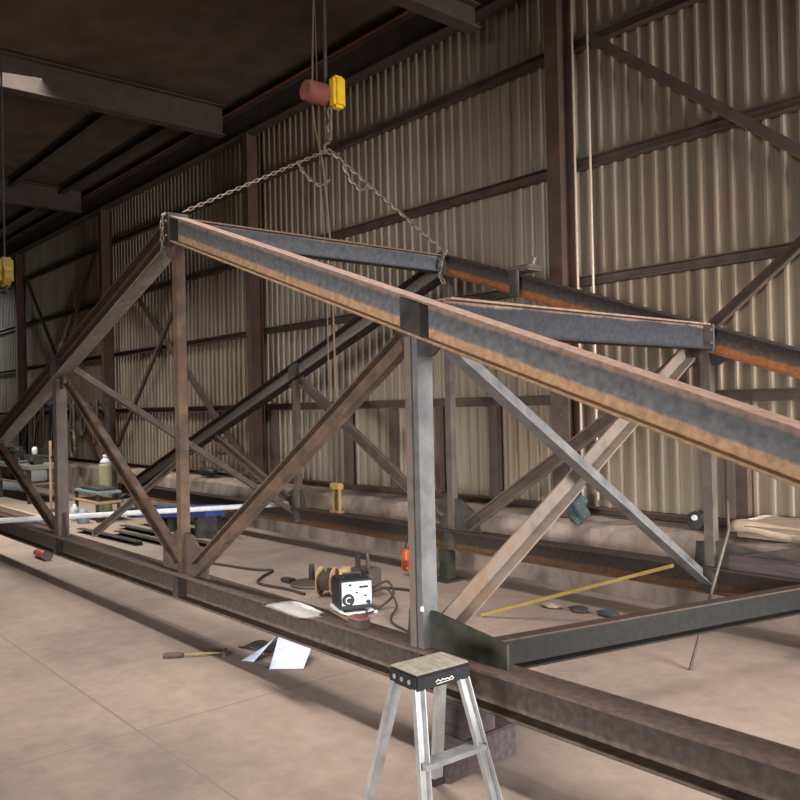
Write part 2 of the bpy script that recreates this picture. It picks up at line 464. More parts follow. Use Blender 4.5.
# cross bracing of the wall
def wbrace(p, q, lb, wd=0.10):
    b = extr(BM(), An(0.07, wd), (p[0], 7.73, p[1]), (q[0], 7.73, q[1]), up=(0, 0, 1))
    tag(obj('wall_brace', b, 'brace', loc=(p[0], 7.73, q[1])), lb, 'brace', 'diagonal wall braces')
wbrace((-5.6, 6.18), (-1.2, 2.6), 'dark diagonal wall brace falling from the top girt at upper right', 0.11)
wbrace((-5.7, 1.62), (-1.6, 4.79), 'diagonal wall brace rising behind the far truss chord at right', 0.12)
wbrace((-18.8, 5.2), (-13.2, 0.95), 'diagonal wall brace falling behind the near apex post', 0.09)
wbrace((-15.6, 4.75), (-19.4, 1.25), 'diagonal wall brace rising behind the near left diagonal', 0.09)
wbrace((-26.25, 6.2), (-20.9, 1.0), 'distant diagonal wall brace falling from beside the crane hook', 0.08)
wbrace((-20.3, 6.3), (-26.0, 1.2), 'distant diagonal wall brace rising to the third column head', 0.08)
# eave girder, rafters and purlins
t = thing('eave_girder', 'deep dark girder with a red top edge along the eave', 'girder', (-15, 7.6, 6.95), kind='thing')
obj('girder', extr(BM(), I(0.22, 0.46, 0.02, 0.014), (WX0 + 0.1, 7.60, 7.18), (WX1, 7.60, 7.18)), 'rafter', t)
obj('rail_angle', extr(BM(), An(0.16, 0.12), (WX0 + 0.1, 7.52, 7.47), (WX1, 7.52, 7.47)), 'red_flange', t)
for x, lb in ((-6.3, 'roof rafter above the red wall column'), (-13.43, 'broad brown roof rafter at the top edge of the photo'), (-20.65, 'dark roof rafter meeting the third column'), (-27.9, 'farthest roof rafter over the crane hook')):
    b = extr(BM(), I(0.22, 0.55, 0.025, 0.014), (x, -11, 7.31), (x, 7.42, 7.31))
    tag(obj('roof_rafter', b, 'rafter', loc=(x, 0, 7.0)), lb, 'rafter', 'roof rafters', 'thing')
for y, lb in ((5.75, 'dark roof purlin between the two visible rafters'), (6.9, 'dark roof purlin next to the eave girder'), (3.6, 'dark roof purlin at the upper left corner')):
    for x0, x1 in ((-20.5, -13.6), (-27.7, -20.8)):
        b = extr(BM(), Ch(0.12, 0.2), (x0, y, 7.5), (x1, y, 7.5))
        tag(obj('roof_purlin', b, 'dark_steel', loc=(x0, y, 7.4)), lb + (', nearer bay' if x0 > -21 else ', farther bay'), 'purlin', 'roof purlins', 'thing')
# conduits on the wall
for x0, lb in ((-5.79, 'white vertical conduit closest to the red wall column'), (-5.58, 'white vertical conduit a hand beyond its neighbour')):
    b = tube(BM(), [(x0, 7.70, 7.0), (x0 + 0.005, 7.70, 3.0), (x0, 7.70, 0.95)], 0.015, 10)
    tag(obj('conduit', b, 'cream', loc=(x0, 7.70, 0.95), smooth=True), lb, 'conduit', 'white conduits by the column')

# ------------------------------------------------------------------ the two trusses
XA, XB, XL, XN = -6.92, -3.70, -10.15, -13.4
ZAP, SL = 3.80, 0.341
def ztop(x): return ZAP - SL * abs(x - XA)
D = 0.235
def truss(Y, nm, lab, mats, near):
    t = thing('roof_truss', lab, 'truss', (XA, Y, 0.37), 'welded roof trusses')
    cr, clf, bc, pm, gus, dm = mats
    prof = I(0.17, D, 0.014, 0.01)
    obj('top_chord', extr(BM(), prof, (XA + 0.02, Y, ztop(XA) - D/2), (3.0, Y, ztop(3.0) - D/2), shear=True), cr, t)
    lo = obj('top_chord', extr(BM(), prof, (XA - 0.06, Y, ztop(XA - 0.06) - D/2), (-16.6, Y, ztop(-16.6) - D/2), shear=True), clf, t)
    obj('bottom_chord', extr(BM(), I(0.20, 0.225, 0.016, 0.012), (-16.9, Y, 0.485), (3.1, Y, 0.485)), bc, t)
    # apex end plate with bolts
    ap = obj('apex_plate', box(BM(), XA - 0.06, XA + 0.02, Y - 0.10, Y + 0.10, ztop(XA) - D - 0.03, ztop(XA) + 0.03), 'dark_steel', t)
    for q in (0.05, 0.18): obj('bolt', bolts(BM(), [(XA - 0.02, Y - 0.10, ztop(XA) - q)]), 'grey_steel', ap)
    for x, m in ((XA, pm[0]), (XB, pm[1]), (XL, pm[2])):
        w_ = 0.086
        b = BM()
        top = ztop(x) - D
        if x == XB and near:
            extr(b, Ch(0.12, 0.045, 0.012), (x + 0.03, Y - 0.01, 0.60), (x + 0.03, Y - 0.01, top), up=(1, 0, 0))
            b2 = BM(); extr(b2, Rc(0.09, 0.055), (x - 0.03, Y - 0.03, 0.60), (x - 0.03, Y - 0.03, top), up=(1, 0, 0))
            p = obj('post', b, m, t); obj('backing_bar', b2, 'tan_scale', p)
            b3 = BM(); box(b3, x + 0.035, x + 0.06, Y - 0.078, Y - 0.062, 0.825, 0.855, 0.005); obj('weld_bead', b3, 'weld', p)
        else:
            if x == XL and near: w_ = 0.125
            extr(b, Rc(w_, w_), (x, Y, 0.60), (x, Y, top), up=(0, 1, 0)); obj('post', b, m, t)
        # stiffeners between the flanges, below and above
        s = BM()
        box(s, x - 0.05, x + 0.05, Y - 0.095, Y + 0.095, 0.39, 0.582); obj('stiffener', s, 'dark_steel', t)
        if x != XA:
            s = BM(); sg = 1 if x > XA else -1
            zt = ztop(x)
            plate(s, [(x - 0.09, Y, ztop(x - 0.09) - 0.018), (x + 0.09, Y, ztop(x + 0.09) - 0.018), (x + 0.09, Y, ztop(x + 0.09) - D + 0.018), (x - 0.09, Y, ztop(x - 0.09) - D + 0.018)], (0, 1, 0), 0.15)
            obj('stiffener', s, 'dark_steel', t)
    # gusset plates
    def gusset(pts, m): obj('gusset_plate', plate(BM(), [(x, Y, z) for x, z in pts], (0, 1, 0), 0.02), m, t)
    gusset([(XA - 0.42, 0.595), (XA - 0.42, 0.80), (XA - 0.12, 0.97), (XA + 0.15, 0.95), (XA + 0.45, 0.76), (XA + 0.45, 0.595)], gus)
    gusset([(XL - 0.35, 0.595), (XL - 0.35, 0.75), (XL - 0.1, 0.88), (XL + 0.14, 0.86), (XL + 0.22, 0.595)], gus)
    gusset([(XB - 0.16, 0.595), (XB - 0.14, 0.80), (XB + 0.08, 0.82), (XB + 0.66, 0.74), (XB + 0.66, 0.595)], 'green_steel' if near else 'dark_steel')
    for x in (XB, XL):
        s = 1 if x > XA else -1
        zb = lambda q: ztop(q) - D + 0.005
        gusset([(x - 0.2, zb(x - 0.2)), (x + 0.2, zb(x + 0.2)), (x + 0.12, zb(x) - 0.13), (x - 0.12, zb(x) - 0.13)], 'dark_steel')
    # diagonals
    dd = Ch(0.07, 0.13, 0.012)
    for i, (p, q) in enumerate((((XA + 0.28, 0.66), (XB - 0.12, ztop(XB) - D - 0.03)), ((XA - 0.06, 0.72) if near else (XA - 0.16, 0.70), (XL + (0.34 if near else 0.18), ztop(XL) - D - 0.02)), ((XL - 0.22, 0.70), (XL - 2.5, ztop(XL - 2.5) - D)),
                                ((XB + 0.3, 0.66), (-0.65, ztop(-0.5) - D)))):
        if i == 3 and near: continue
        b = extr(BM(), dd, (p[0], Y - 0.03, p[1]), (q[0], Y - 0.03, q[1]), up=(0, 0, 1), flip=(q[0] < p[0]))
        obj('diagonal', b, dm[i % 3], t)
    return t
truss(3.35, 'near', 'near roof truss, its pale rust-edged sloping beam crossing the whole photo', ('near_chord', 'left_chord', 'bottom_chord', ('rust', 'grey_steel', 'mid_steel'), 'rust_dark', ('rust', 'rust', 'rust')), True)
truss(6.73, 'far', 'far roof truss standing between the near truss and the corrugated wall', ('far_right', 'far_left', 'far_bottom', ('mid_steel', 'mid_steel', 'rust_dark'), 'dark_steel', ('rust_dark', 'rust_dark', 'rust_dark')), False)

# members that tie the two trusses together
b = extr(BM(), I(0.14, 0.20, 0.014, 0.01), (XA - 0.02, 3.46, ZAP - 0.11), (XA - 0.02, 6.62, ZAP - 0.11))
tag(obj('ridge_beam', b, 'ridge', loc=(XA, 3.46, ZAP - 0.21)), 'blue-grey ridge beam joining the two truss peaks', 'beam')
PX = XB + 0.09
t = thing('purlin_beam', 'blue-black beam joining the two right-hand slopes of the trusses', 'beam', (XB + 0.12, 3.46, 2.44))
obj('beam', extr(BM(), I(0.14, 0.22, 0.014, 0.01), (PX + 0.02, 3.45, 2.585), (PX - 0.04, 6.58, 2.585)), 'purlin', t)
b = BM(); plate(b, [(PX - 0.12, 6.60, 2.48), (PX + 0.05, 6.60, 2.48), (PX + 0.05, 6.60, 2.69), (PX - 0.12, 6.60, 2.69)], (0, 1, 0), 0.02)
ep = obj('end_plate', b, 'mid_steel', t)
for q in (2.53, 2.64): obj('bolt', bolts(BM(), [(PX + 0.035, 6.59, q)], r=0.01), 'grey_steel', ep)
def xbrace(p, q, m, lb, w_=0.10, d=0.12, flip=False):
    b = extr(BM(), An(w_, d, 0.014), p, q, flip=flip)
    tag(obj('sway_brace', b, m, loc=(p[0], p[1], min(p[2], q[2]))), lb, 'brace', 'cross braces between the trusses')
xbrace((XB + 0.24, 3.40, 2.40), (XB + 0.0, 6.66, 0.50), 'grey_steel', 'grey steel angle falling from the near middle post head to the far chord')
xbrace((XB + 0.09, 3.42, 0.70), (XB - 0.13, 6.66, 2.46), 'tan_scale', 'tan steel angle rising from the near middle post foot towards the far slope')
xbrace((XL + 0.42, 3.40, 2.56), (XL - 0.05, 6.66, 0.55), 'mid_steel', 'grey-brown steel angle falling from the near left post head, behind the apex post', 0.08, 0.09)
xbrace((XL + 0.80, 3.44, 0.68), (-13.3, 6.62, ztop(-13.3) - D - 0.03), 'mid_steel', 'short-looking thin steel angle rising from near the left post foot past the low cart', 0.06, 0.07)
# strut across the floor from the near middle post
b = extr(BM(), Ch(0.09, 0.20, 0.012), (-3.56, 3.47, 0.50), (-2.78, 6.60, 0.50))
tag(obj('strut_beam', b, 'strut', loc=(-3.56, 3.47, 0.4)), 'dark green-grey channel strut running low to the right from the near middle post', 'beam')

# what the chords stand on
def support(x, y, lb, m='timber_dark', z=0.37, s=0.11):
    t = thing('support_block', lb, 'block', (x, y, 0), 'blocks under the bottom chords')
    zc = 0
    for k, hh in enumerate((z/2, z/2)):
        b = BM()
        if k == 0: box(b, x - s, x + s, y - 0.28, y + 0.28, zc, zc + hh, 0.008)
        else: box(b, x - s*0.8, x + s*0.8, y - 0.13, y + 0.13, zc, zc + hh, 0.008)
        obj('baulk', b, m, t); zc += hh
support(-15.6, 3.35, 'timber block under the near chord beyond the left edge')
support(-14.4, 3.35, 'timber block under the near chord just past the left edge')
support(-3.35, 3.35, 'timber block under the near chord behind the stepladder')
support(-12.75, 6.70, 'dark block under the far chord behind the blue steel box', s=0.09)
support(-15.6, 6.70, 'dark block under the far chord by the gas cylinder')
support(-2.3, 6.70, 'dark block under the far chord at the right edge')
t = thing('support_stand', 'dark green stand under the far chord behind the near middle post', 'stand', (-7.0, 6.70, 0))
obj('stem', box(BM(), -7.07, -6.93, 6.63, 6.77, 0.02, 0.37, 0.006), 'green_steel', t)
obj('foot', box(BM(), -7.16, -6.84, 6.54, 6.86, 0, 0.02), 'green_steel', t)

# ------------------------------------------------------------------ hoist, hook and chains
HX, HY = -6.93, 5.04
b = extr(BM(), I(0.2, 0.3, 0.02, 0.014), (HX, -8, 6.75), (HX, 7.3, 6.75))
tag(obj('crane_beam', b, 'rafter', loc=(HX, 0, 6.6)), 'crane beam over the hoist above the photo', 'beam', kind='thing')
t = thing('chain_hoist', 'yellow chain hoist hanging over the trusses at the top', 'hoist', (HX, HY, 4.7))
b = BM(); box(b, HX + 0.06, HX + 0.19, HY - 0.02, HY + 0.13, 5.13, 5.46, 0.03); obj('body', b, 'yellow', t)
b = BM(); lathe(b, [(0.10, -0.16), (0.115, -0.10), (0.115, 0.08), (0.09, 0.14)], (HX - 0.0, HY - 0.10, 5.29), 16, 'y'); obj('motor', b, 'red_flange', t, smooth=True)
obj('suspension', tube(BM(), [(HX, HY, 6.6), (HX, HY, 5.42)], 0.02), 'dark_steel', t)
obj('load_chain', chain(BM(), [(HX + 0.06, HY, 5.14), (HX + 0.05, HY, 4.82)], 0.075, 0.066, 0.012), 'chain', t)
obj('load_chain', chain(BM(), [(HX - 0.03, HY + 0.03, 5.14), (HX + 0.02, HY + 0.02, 4.82)], 0.075, 0.066, 0.012), 'chain', t)
b = BM(); hk = [(0.0, 0.10), (0.0, 0.03)] + [(0.055*math.cos(a), -0.03 + 0.055*math.sin(a)) for a in [math.pi/2 - k*0.42 for k in range(0, 11)]]
tube(b, [(HX + 0.03, HY - a, 4.76 + z) for a, z in hk], [0.014]*len(hk), 8); obj('hook', b, 'rust_dark', t, smooth=True)
HB = (HX + 0.03, HY, 4.72)
def sling(lb, pts, loops, wrap, sz=(0.055, 0.042, 0.0075)):
    t = thing('chain_sling', lb, 'chain', pts[-1], 'lifting chain slings')
    obj('chain_leg', chain(BM(), pts, *sz), 'chain', t)
    if loops: obj('loose_tail', chain(BM(), spline(loops, 6), *sz), 'chain', t)
    obj('chain_wrap', chain(BM(), spline(wrap, 6), *sz), 'chain', t)
a = (XA - 0.02, 3.42, 3.86)
mid = V(a).lerp(V(HB), 0.76)
sling('steel chain sling sloping from the hook down to the near truss peak', [HB, a], [mid, mid + V((0.02, 0.10, -0.12)), mid + V((0.03, 0.26, -0.19)), mid + V((0.0, 0.40, -0.10))],
      [(XA - 0.1, 3.36, 3.84), (XA - 0.02, 3.22, 3.80), (XA - 0.0, 3.20, 3.62), (XA - 0.02, 3.22, 3.46), (XA - 0.02, 3.34, 3.40)])
a2 = (XA + 0.03, 6.60, 3.86)
q0 = V(HB).lerp(V(a2), 0.10); q1 = V(HB).lerp(V(a2), 0.40)
sling('steel chain sling sloping from the hook down to the far truss peak', [HB, a2], [q0, q0 + V((0, 0.10, -0.17)), q0 + V((0, 0.24, -0.27)), V(HB).lerp(V(a2), 0.27) + V((0, 0.0, -0.12)), V(HB).lerp(V(a2), 0.33) + V((0, 0, -0.03))],
      [(XA + 0.1, 6.62, 3.84), (XA + 0.06, 6.58, 3.7), (XA + 0.05, 6.56, 3.55), (XA + 0.08, 6.6, 3.45)], (0.062, 0.052, 0.0105))
b = tube(BM(), spline([(HX - 0.1, HY - 0.05, 6.6), (HX - 0.14, HY - 0.07, 5.2), (HX - 0.16, HY + 0.06, 4.6), (HX - 0.16, HY + 0.14, 3.6), (HX - 0.16, HY + 0.16, 2.1)], 5), 0.011, 6)
tag(obj('pendant_cord', b, 'rope', loc=(HX, HY, 2.3), smooth=True), 'thin tan cord hanging straight down beside the hook', 'cord')
b = tube(BM(), spline([(HX - 0.2, HY + 0.02, 6.6), (HX - 0.22, HY + 0.06, 4.7), (HX - 0.23, HY + 0.12, 3.6), (HX - 0.24, HY + 0.13, 2.2)], 5), 0.007, 6)
tag(obj('pendant_cord', b, 'rope', loc=(HX - 0.2, HY, 2.5), smooth=True), 'thinner cord hanging behind the tan cord below the hook', 'cord')
# clamp on the far slope
t = thing('beam_clamp', 'grey clamp gripping the far truss beam right of its peak', 'clamp', (-5.78, 6.73, 3.35))
zc = ztop(-5.78)
obj('frame', box(BM(), -5.86, -5.74, 6.60, 6.64, zc - 0.24, zc + 0.05, 0.008), 'dark_steel', t)
obj('jaw', box(BM(), -5.90, -5.58, 6.60, 6.86, zc + 0.03, zc + 0.09, 0.02), 'mid_steel', t)
obj('screw', tube(BM(), [(-5.64, 6.73, zc + 0.08), (-5.60, 6.73, zc + 0.17)], 0.02), 'grey_steel', t)

# ------------------------------------------------------------------ stepladder
def ladder():
    cx, cy, H = -3.06, 2.79, 0.76
    t = thing('stepladder', 'small aluminium stepladder with a black-edged top in front of the near truss', 'stepladder', (cx, cy, 0))
    hx, hy = 0.115, 0.175
    ang = math.radians(-4)
    R = Matrix.Rotation(ang, 3, 'Z')
    def P(x, y, z): return V((cx, cy, 0)) + R @ V((x, y, 0)) + V((0, 0, z))
    def rb(bm, x0, x1, y0, y1, z0, z1, bev=0):
        box(bm, x0, x1, y0, y1, z0, z1, bev)
    def place(bm):
        bmesh.ops.rotate(bm, verts=bm.verts, cent=(0, 0, 0), matrix=R); bmesh.ops.translate(bm, verts=bm.verts, vec=(cx, cy, 0)); return bm
    b = BM(); box(b, -hx, hx, -hy, hy, H - 0.085, H - 0.006, 0.012); cap = obj('top_cap', place(b), 'black', t)
    b = BM(); box(b, -hx + 0.008, hx - 0.008, -hy + 0.008, hy - 0.008, H - 0.007, H, 0.003)
    for k in range(7):
        y = -hy + 0.04 + k * (2*hy - 0.08) / 6
        box(b, -hx + 0.02, hx - 0.02, y - 0.006, y + 0.006, H - 0.001, H + 0.003)
    obj('tread', place(b), 'grey_plastic', cap)
    # lug marks on the narrow end
    for x in (-0.06, 0.0, 0.06): obj('end_rivet', place(lathe(BM(), [(0.012, -0.003), (0.012, 0.002)], (x, -hy - 0.001, H - 0.045), 10, 'y')), 'alu', cap)
    # white script mark on the long side
    b = BM(); xs = hx + 0.002; z0 = H - 0.052
    st = []
    for k in range(9):
        y = -0.055 + k * 0.014
        st.append((xs, y, z0 + (0.004 if k % 2 else -0.004) + 0.002*math.sin(k*2.1)))
    tube(b, st, 0.0028, 5); tube(b, [(xs, -0.05, z0 - 0.014), (xs, 0.055, z0 - 0.010)], 0.0022, 5)
    obj('script_mark', place(b), 'weld', cap)
    for sx in (-1, 1):
        for sy in (-1, 1):
            top = P(sx*(hx - 0.03), sy*(hy - 0.035), H - 0.07); bot = P(sx*(hx + 0.13), sy*(hy + 0.05), 0.03)
            b = extr(BM(), Ch(0.03, 0.062, 0.006), bot, top, up=R @ V((0, 1, 0)), flip=(sx > 0)); lg = obj('leg', b, 'alu', t)
            b = BM(); obox(b, P(sx*(hx + 0.135), sy*(hy + 0.052), 0.02), R @ V((1, 0, 0)), R @ V((0, 1, 0)), (0, 0, 1), 0.05, 0.075, 0.04); obj('rubber_foot', b, 'black', lg)
    z = 0.36
    f = 1 - z/H
    x = hx + 0.13*f - 0.02
    b = BM(); box(b, x - 0.05, x + 0.04, -hy - 0.02, hy + 0.02, z - 0.025, z, 0.004); obj('step', place(b), 'alu', t)
ladder()

# ------------------------------------------------------------------ things on and by the near chord
CT = 0.598
b = BM()
g = []
A0, A1, A2, A3 = V((-5.32, 3.17, 0)), V((-5.28, 3.40, 0)), V((-4.70, 3.38, 0)), V((-4.72, 3.14, 0))
for i in range(9):
    u = i/8; row = []
    for j in range(5):
        v = j/4
        p = (A0.lerp(A3, u)).lerp(A1.lerp(A2, u), v)
        p.z = CT + 0.004 + 0.012*math.sin(u*5)*max(0, v-0.2) + 0.006*abs(v-0.5)
        row.append(b.verts.new(p))
    g.append(row)
for i in range(8):
    for j in range(4): b.faces.new([g[i][j], g[i+1][j], g[i+1][j+1], g[i][j+1]])
bmesh.ops.solidify(b, geom=b.faces[:], thickness=0.002)
tag(obj('paper_sheet', b, 'paper', loc=(-5, 3.27, CT), smooth=True), 'white paper sheet lying flat on the near bottom chord', 'paper')
# folded bluish paper on the floor
b = BM()
def quad(bm, pts, n=4, sag=0.0):
    P = [V(p) for p in pts]; g = []
    for i in range(n+1):
        row = []
        for j in range(n+1):
            u, v = i/n, j/n
            p = P[0].lerp(P[1], u).lerp(P[3].lerp(P[2], u), v); p.z += sag*math.sin(u*math.pi)*math.sin(v*math.pi)
            row.append(bm.verts.new(p))
        g.append(row)
    for i in range(n):
        for j in range(n): bm.faces.new([g[i][j], g[i+1][j], g[i+1][j+1], g[i][j+1]])
quad(b, [(-5.62, 3.42, 0.006), (-5.44, 3.62, 0.006), (-5.62, 3.86, 0.17), (-5.90, 3.70, 0.19)], 4, 0.02)
quad(b, [(-5.98, 3.38, 0.004), (-5.86, 3.42, 0.01), (-5.90, 3.70, 0.19), (-6.02, 3.78, 0.10)], 4, 0.01)
bmesh.ops.remove_doubles(b, verts=b.verts, dist=0.002)
bmesh.ops.solidify(b, geom=b.faces[:], thickness=0.002)
tag(obj('paper_sheet', b, 'blue_paper', loc=(-5.7, 3.6, 0)), 'folded bluish paper sheet propped on the floor under the near chord', 'paper')
# small red box and yellow stick on the chord
t = thing('terminal_box', 'small dull red box on the near bottom chord by the welding machine', 'box', (-4.32, 3.33, CT))
obj('body', box(BM(), -4.40, -4.26, 3.28, 3.37, CT, CT + 0.055, 0.006), 'rust_dark', t)
obj('lid', box(BM(), -4.405, -4.255, 3.275, 3.375, CT + 0.055, CT + 0.068, 0.004), 'muted_red', t)
obj('stub', tube(BM(), [(-4.275, 3.34, CT + 0.06), (-4.27, 3.345, CT + 0.12)], 0.008), 'dark_steel', t)
b = tube(BM(), [(-4.76, 3.425, CT + 0.012), (-4.44, 3.345, CT + 0.012)], 0.012, 8)
tag(obj('paint_stick', b, 'olive', loc=(-4.6, 3.4, CT)), 'short yellow stick lying on the near bottom chord', 'stick')
# red grinder on the floor, far left
gx, gy = -12.2, 3.74
t = thing('angle_grinder', 'worn red grinder lying on the floor by the left post', 'grinder', (gx, gy, 0))
obj('body', lathe(BM(), [(0.05, -0.16), (0.065, -0.12), (0.06, 0.08), (0.045, 0.16)], (gx, gy, 0.066), 14, 'x'), 'red', t, smooth=True)
obj('grip', lathe(BM(), [(0.035, -0.26), (0.045, -0.24), (0.04, -0.15)], (gx, gy, 0.06), 12, 'x'), 'black', t, smooth=True)
obj('head', lathe(BM(), [(0.055, 0.15), (0.06, 0.20), (0.045, 0.25)], (gx, gy, 0.06), 12, 'x'), 'amber', t, smooth=True)
obj('disc', lathe(BM(), [(0.075, 0.25), (0.075, 0.258)], (gx, gy, 0.076), 18, 'x'), 'dark_steel', t)
# chipping hammer lying on the floor
t = thing('chipping_hammer', 'hammer with a rusty head lying on the open floor at lower left', 'hammer', (-6.36, 3.1, 0))
p0, p1 = V((-6.50, 2.94, 0.022)), V((-6.22, 3.36, 0.022))
obj('handle', tube(BM(), [p0.lerp(p1, 0.25), p1], [0.012, 0.009], 8), 'olive', t, smooth=True)
obj('grip', tube(BM(), [p0, p0.lerp(p1, 0.08), p0.lerp(p1, 0.26), p0.lerp(p1, 0.34)], [0.018, 0.026, 0.024, 0.013], 8), 'rust_dark', t, smooth=True)
dv = (p1 - p0).normalized(); sd = V((-dv.y, dv.x, 0))
obj('head', tube(BM(), [p1 - sd*0.11, p1 - sd*0.03, p1 + sd*0.03, p1 + sd*0.12], [0.008, 0.022, 0.022, 0.006], 8), 'rust_dark', t, smooth=True)
# scrap of dark cloth between the hammer and the paper
b = BM(); r = bmesh.ops.create_grid(b, x_segments=10, y_segments=6, size=1)
for v in b.verts:
    x, y = v.co.x, v.co.y
    v.co = V((-6.16 + x*0.16, 3.72 + y*0.13 + 0.05*x, 0.006 + 0.022*(1 + math.sin(x*6 + y*3))*0.5))
bmesh.ops.solidify(b, geom=b.faces[:], thickness=0.003)
tag(obj('floor_rag', b, 'green_steel', loc=(-6.2, 3.7, 0), smooth=True), 'dark rag lying on the floor between hammer and bluish paper', 'rag')

# ------------------------------------------------------------------ welding machine and gear between the trusses
t = thing('welding_machine', 'black welding machine with pale front panel on the floor between the trusses', 'welder', (-6.68, 4.98, 0))
wx0, wx1, wy0, wy1, wz = -6.93, -6.42, 4.92, 5.30, 0.34
R2 = Matrix.Rotation(math.radians(68), 3, 'Z'); wc = V((-6.68, 5.06, 0))
def pw(bm):
    bmesh.ops.translate(bm, verts=bm.verts, vec=-wc); bmesh.ops.rotate(bm, verts=bm.verts, cent=(0, 0, 0), matrix=R2); bmesh.ops.translate(bm, verts=bm.verts, vec=wc); return bm
x0, x1, y0, y1 = wc.x - 0.17, wc.x + 0.17, wc.y - 0.13, wc.y + 0.2
case = obj('case', pw(box(BM(), x0, x1, y0, y1, 0.03, 0.32, 0.012)), 'black', t)
pn = obj('front_panel', pw(box(BM(), x0 + 0.02, x1 - 0.012, y0 - 0.008, y0 + 0.004, 0.075, 0.305, 0.003)), 'panel', t)
b = BM(); lathe(b, [(0.058, -0.022), (0.062, 0.0)], (x0 + 0.085, y0 - 0.008, 0.13), 18, 'y'); obj('dial', pw(b), 'black', pn)
b = BM(); tube(b, [(x0 + 0.085 + 0.03*math.cos(a), y0 - 0.033, 0.13 + 0.03*math.sin(a)) for a in [k*0.45 for k in range(2, 12)]], 0.006, 6); obj('dial_mark', pw(b), 'weld', pn)
for q in ((0.2, 0.29, 0.24, 0.262), (0.16, 0.185, 0.19, 0.205), (0.245, 0.275, 0.155, 0.17), (0.09, 0.12, 0.265, 0.285)):
    obj('panel_print', pw(box(BM(), x0 + q[0], x0 + q[1], y0 - 0.012, y0 - 0.007, q[2], q[3])), 'black', pn)
b = BM(); tube(b, [(x0 + 0.08, wc.y + 0.03, 0.31), (x0 + 0.08, wc.y + 0.03, 0.36), (x1 - 0.08, wc.y + 0.03, 0.36), (x1 - 0.08, wc.y + 0.03, 0.31)], 0.013, 8); obj('carry_handle', pw(b), 'dark_steel', t)
b = BM(); box(b, x0 - 0.05, x1 + 0.02, y0 - 0.10, y0 - 0.06, 0.0, 0.022); box(b, x0 - 0.02, x0 + 0.02, y0 - 0.07, y1, 0.0, 0.03); box(b, x1 - 0.05, x1 - 0.01, y0 - 0.07, y1, 0.0, 0.03); obj('skid', pw(b), 'white', t)
b = BM(); lathe(b, [(0.02, -0.03), (0.02, 0.0)], (x1 - 0.05, y0 - 0.008, 0.10), 10, 'y'); obj('socket', pw(b), 'black', pn)
# feeder on top / behind
t = thing('wire_feeder', 'dark wire feeder standing behind the welding machine', 'feeder', (-7.05, 5.5, 0))
obj('case', box(BM(), -7.22, -6.94, 5.45, 5.66, 0.0, 0.30, 0.012), 'mid_steel', t)
obj('post', tube(BM(), [(-7.16, 5.5, 0.29), (-7.16, 5.5, 0.44)], 0.03, 10), 'dark_steel', t)
obj('gun_clip', tube(BM(), spline([(-7.0, 5.5, 0.29), (-6.97, 5.48, 0.48), (-6.92, 5.46, 0.38), (-6.90, 5.45, 0.27)], 5), 0.014, 7), 'rust_dark', t, smooth=True)
# spool of wire
t = thing('wire_spool', 'tan wire spool standing on edge left of the welding machine', 'spool', (-7.3, 5.25, 0))
sc = V((-7.36, 5.22, 0.16))
ax = V((0.82, 0.57, 0)).normalized(); sx = V((-ax.y, ax.x, 0))
def disc(bm, c, ax, r0, r1, th):
    u = V((0, 0, 1)); s = ax.cross(u).normalized(); n = 28; rr = []
    for d in (-th/2, th/2):
        for r in (r0, r1): rr.append([bm.verts.new(c + ax*d + (s*math.cos(2*math.pi*k/n) + u*math.sin(2*math.pi*k/n))*r) for k in range(n)])
    for a_, b_ in ((0, 1), (1, 3), (3, 2), (2, 0)):
        for k in range(n): bm.faces.new([rr[a_][k], rr[a_][(k+1) % n], rr[b_][(k+1) % n], rr[b_][k]])
b = BM(); disc(b, sc - ax*0.07, ax, 0.05, 0.155, 0.012); obj('flange', b, 'tan', t, smooth=False)
b = BM(); disc(b, sc + ax*0.09, ax, 0.05, 0.155, 0.012); obj('flange', b, 'tan', t)
b = BM(); disc(b, sc + ax*0.01, ax, 0.048, 0.10, 0.15); obj('wire_winding', b, 'rust_dark', t)
b = BM(); obox(b, sc + V((-0.02, 0.05, 0.02)) + ax*0.19 + V((0, 0, 0.05)), ax, sx, (0, 0, 1), 0.09, 0.16, 0.14); obj('hub_box', b, 'tan', t)
# plate with two studs
t = thing('base_plate', 'flat round steel plate with two upright studs on the floor', 'plate', (-7.95, 5.45, 0))
obj('disc', lathe(BM(), [(0.26, 0.0), (0.27, 0.012), (0.25, 0.03)], (-7.95, 5.45, 0.0), 24), 'mid_steel', t)
obj('stud', lathe(BM(), [(0.035, 0.0), (0.035, 0.17), (0.028, 0.18)], (-8.08, 5.52, 0.03), 12), 'rust_dark', t, smooth=True)
obj('stud', lathe(BM(), [(0.035, 0.0), (0.035, 0.17), (0.028, 0.18)], (-7.72, 5.52, 0.03), 12), 'rust_dark', t, smooth=True)
obj('foot', box(BM(), -8.36, -8.16, 5.26, 5.36, 0, 0.05, 0.01), 'dark_steel', t)
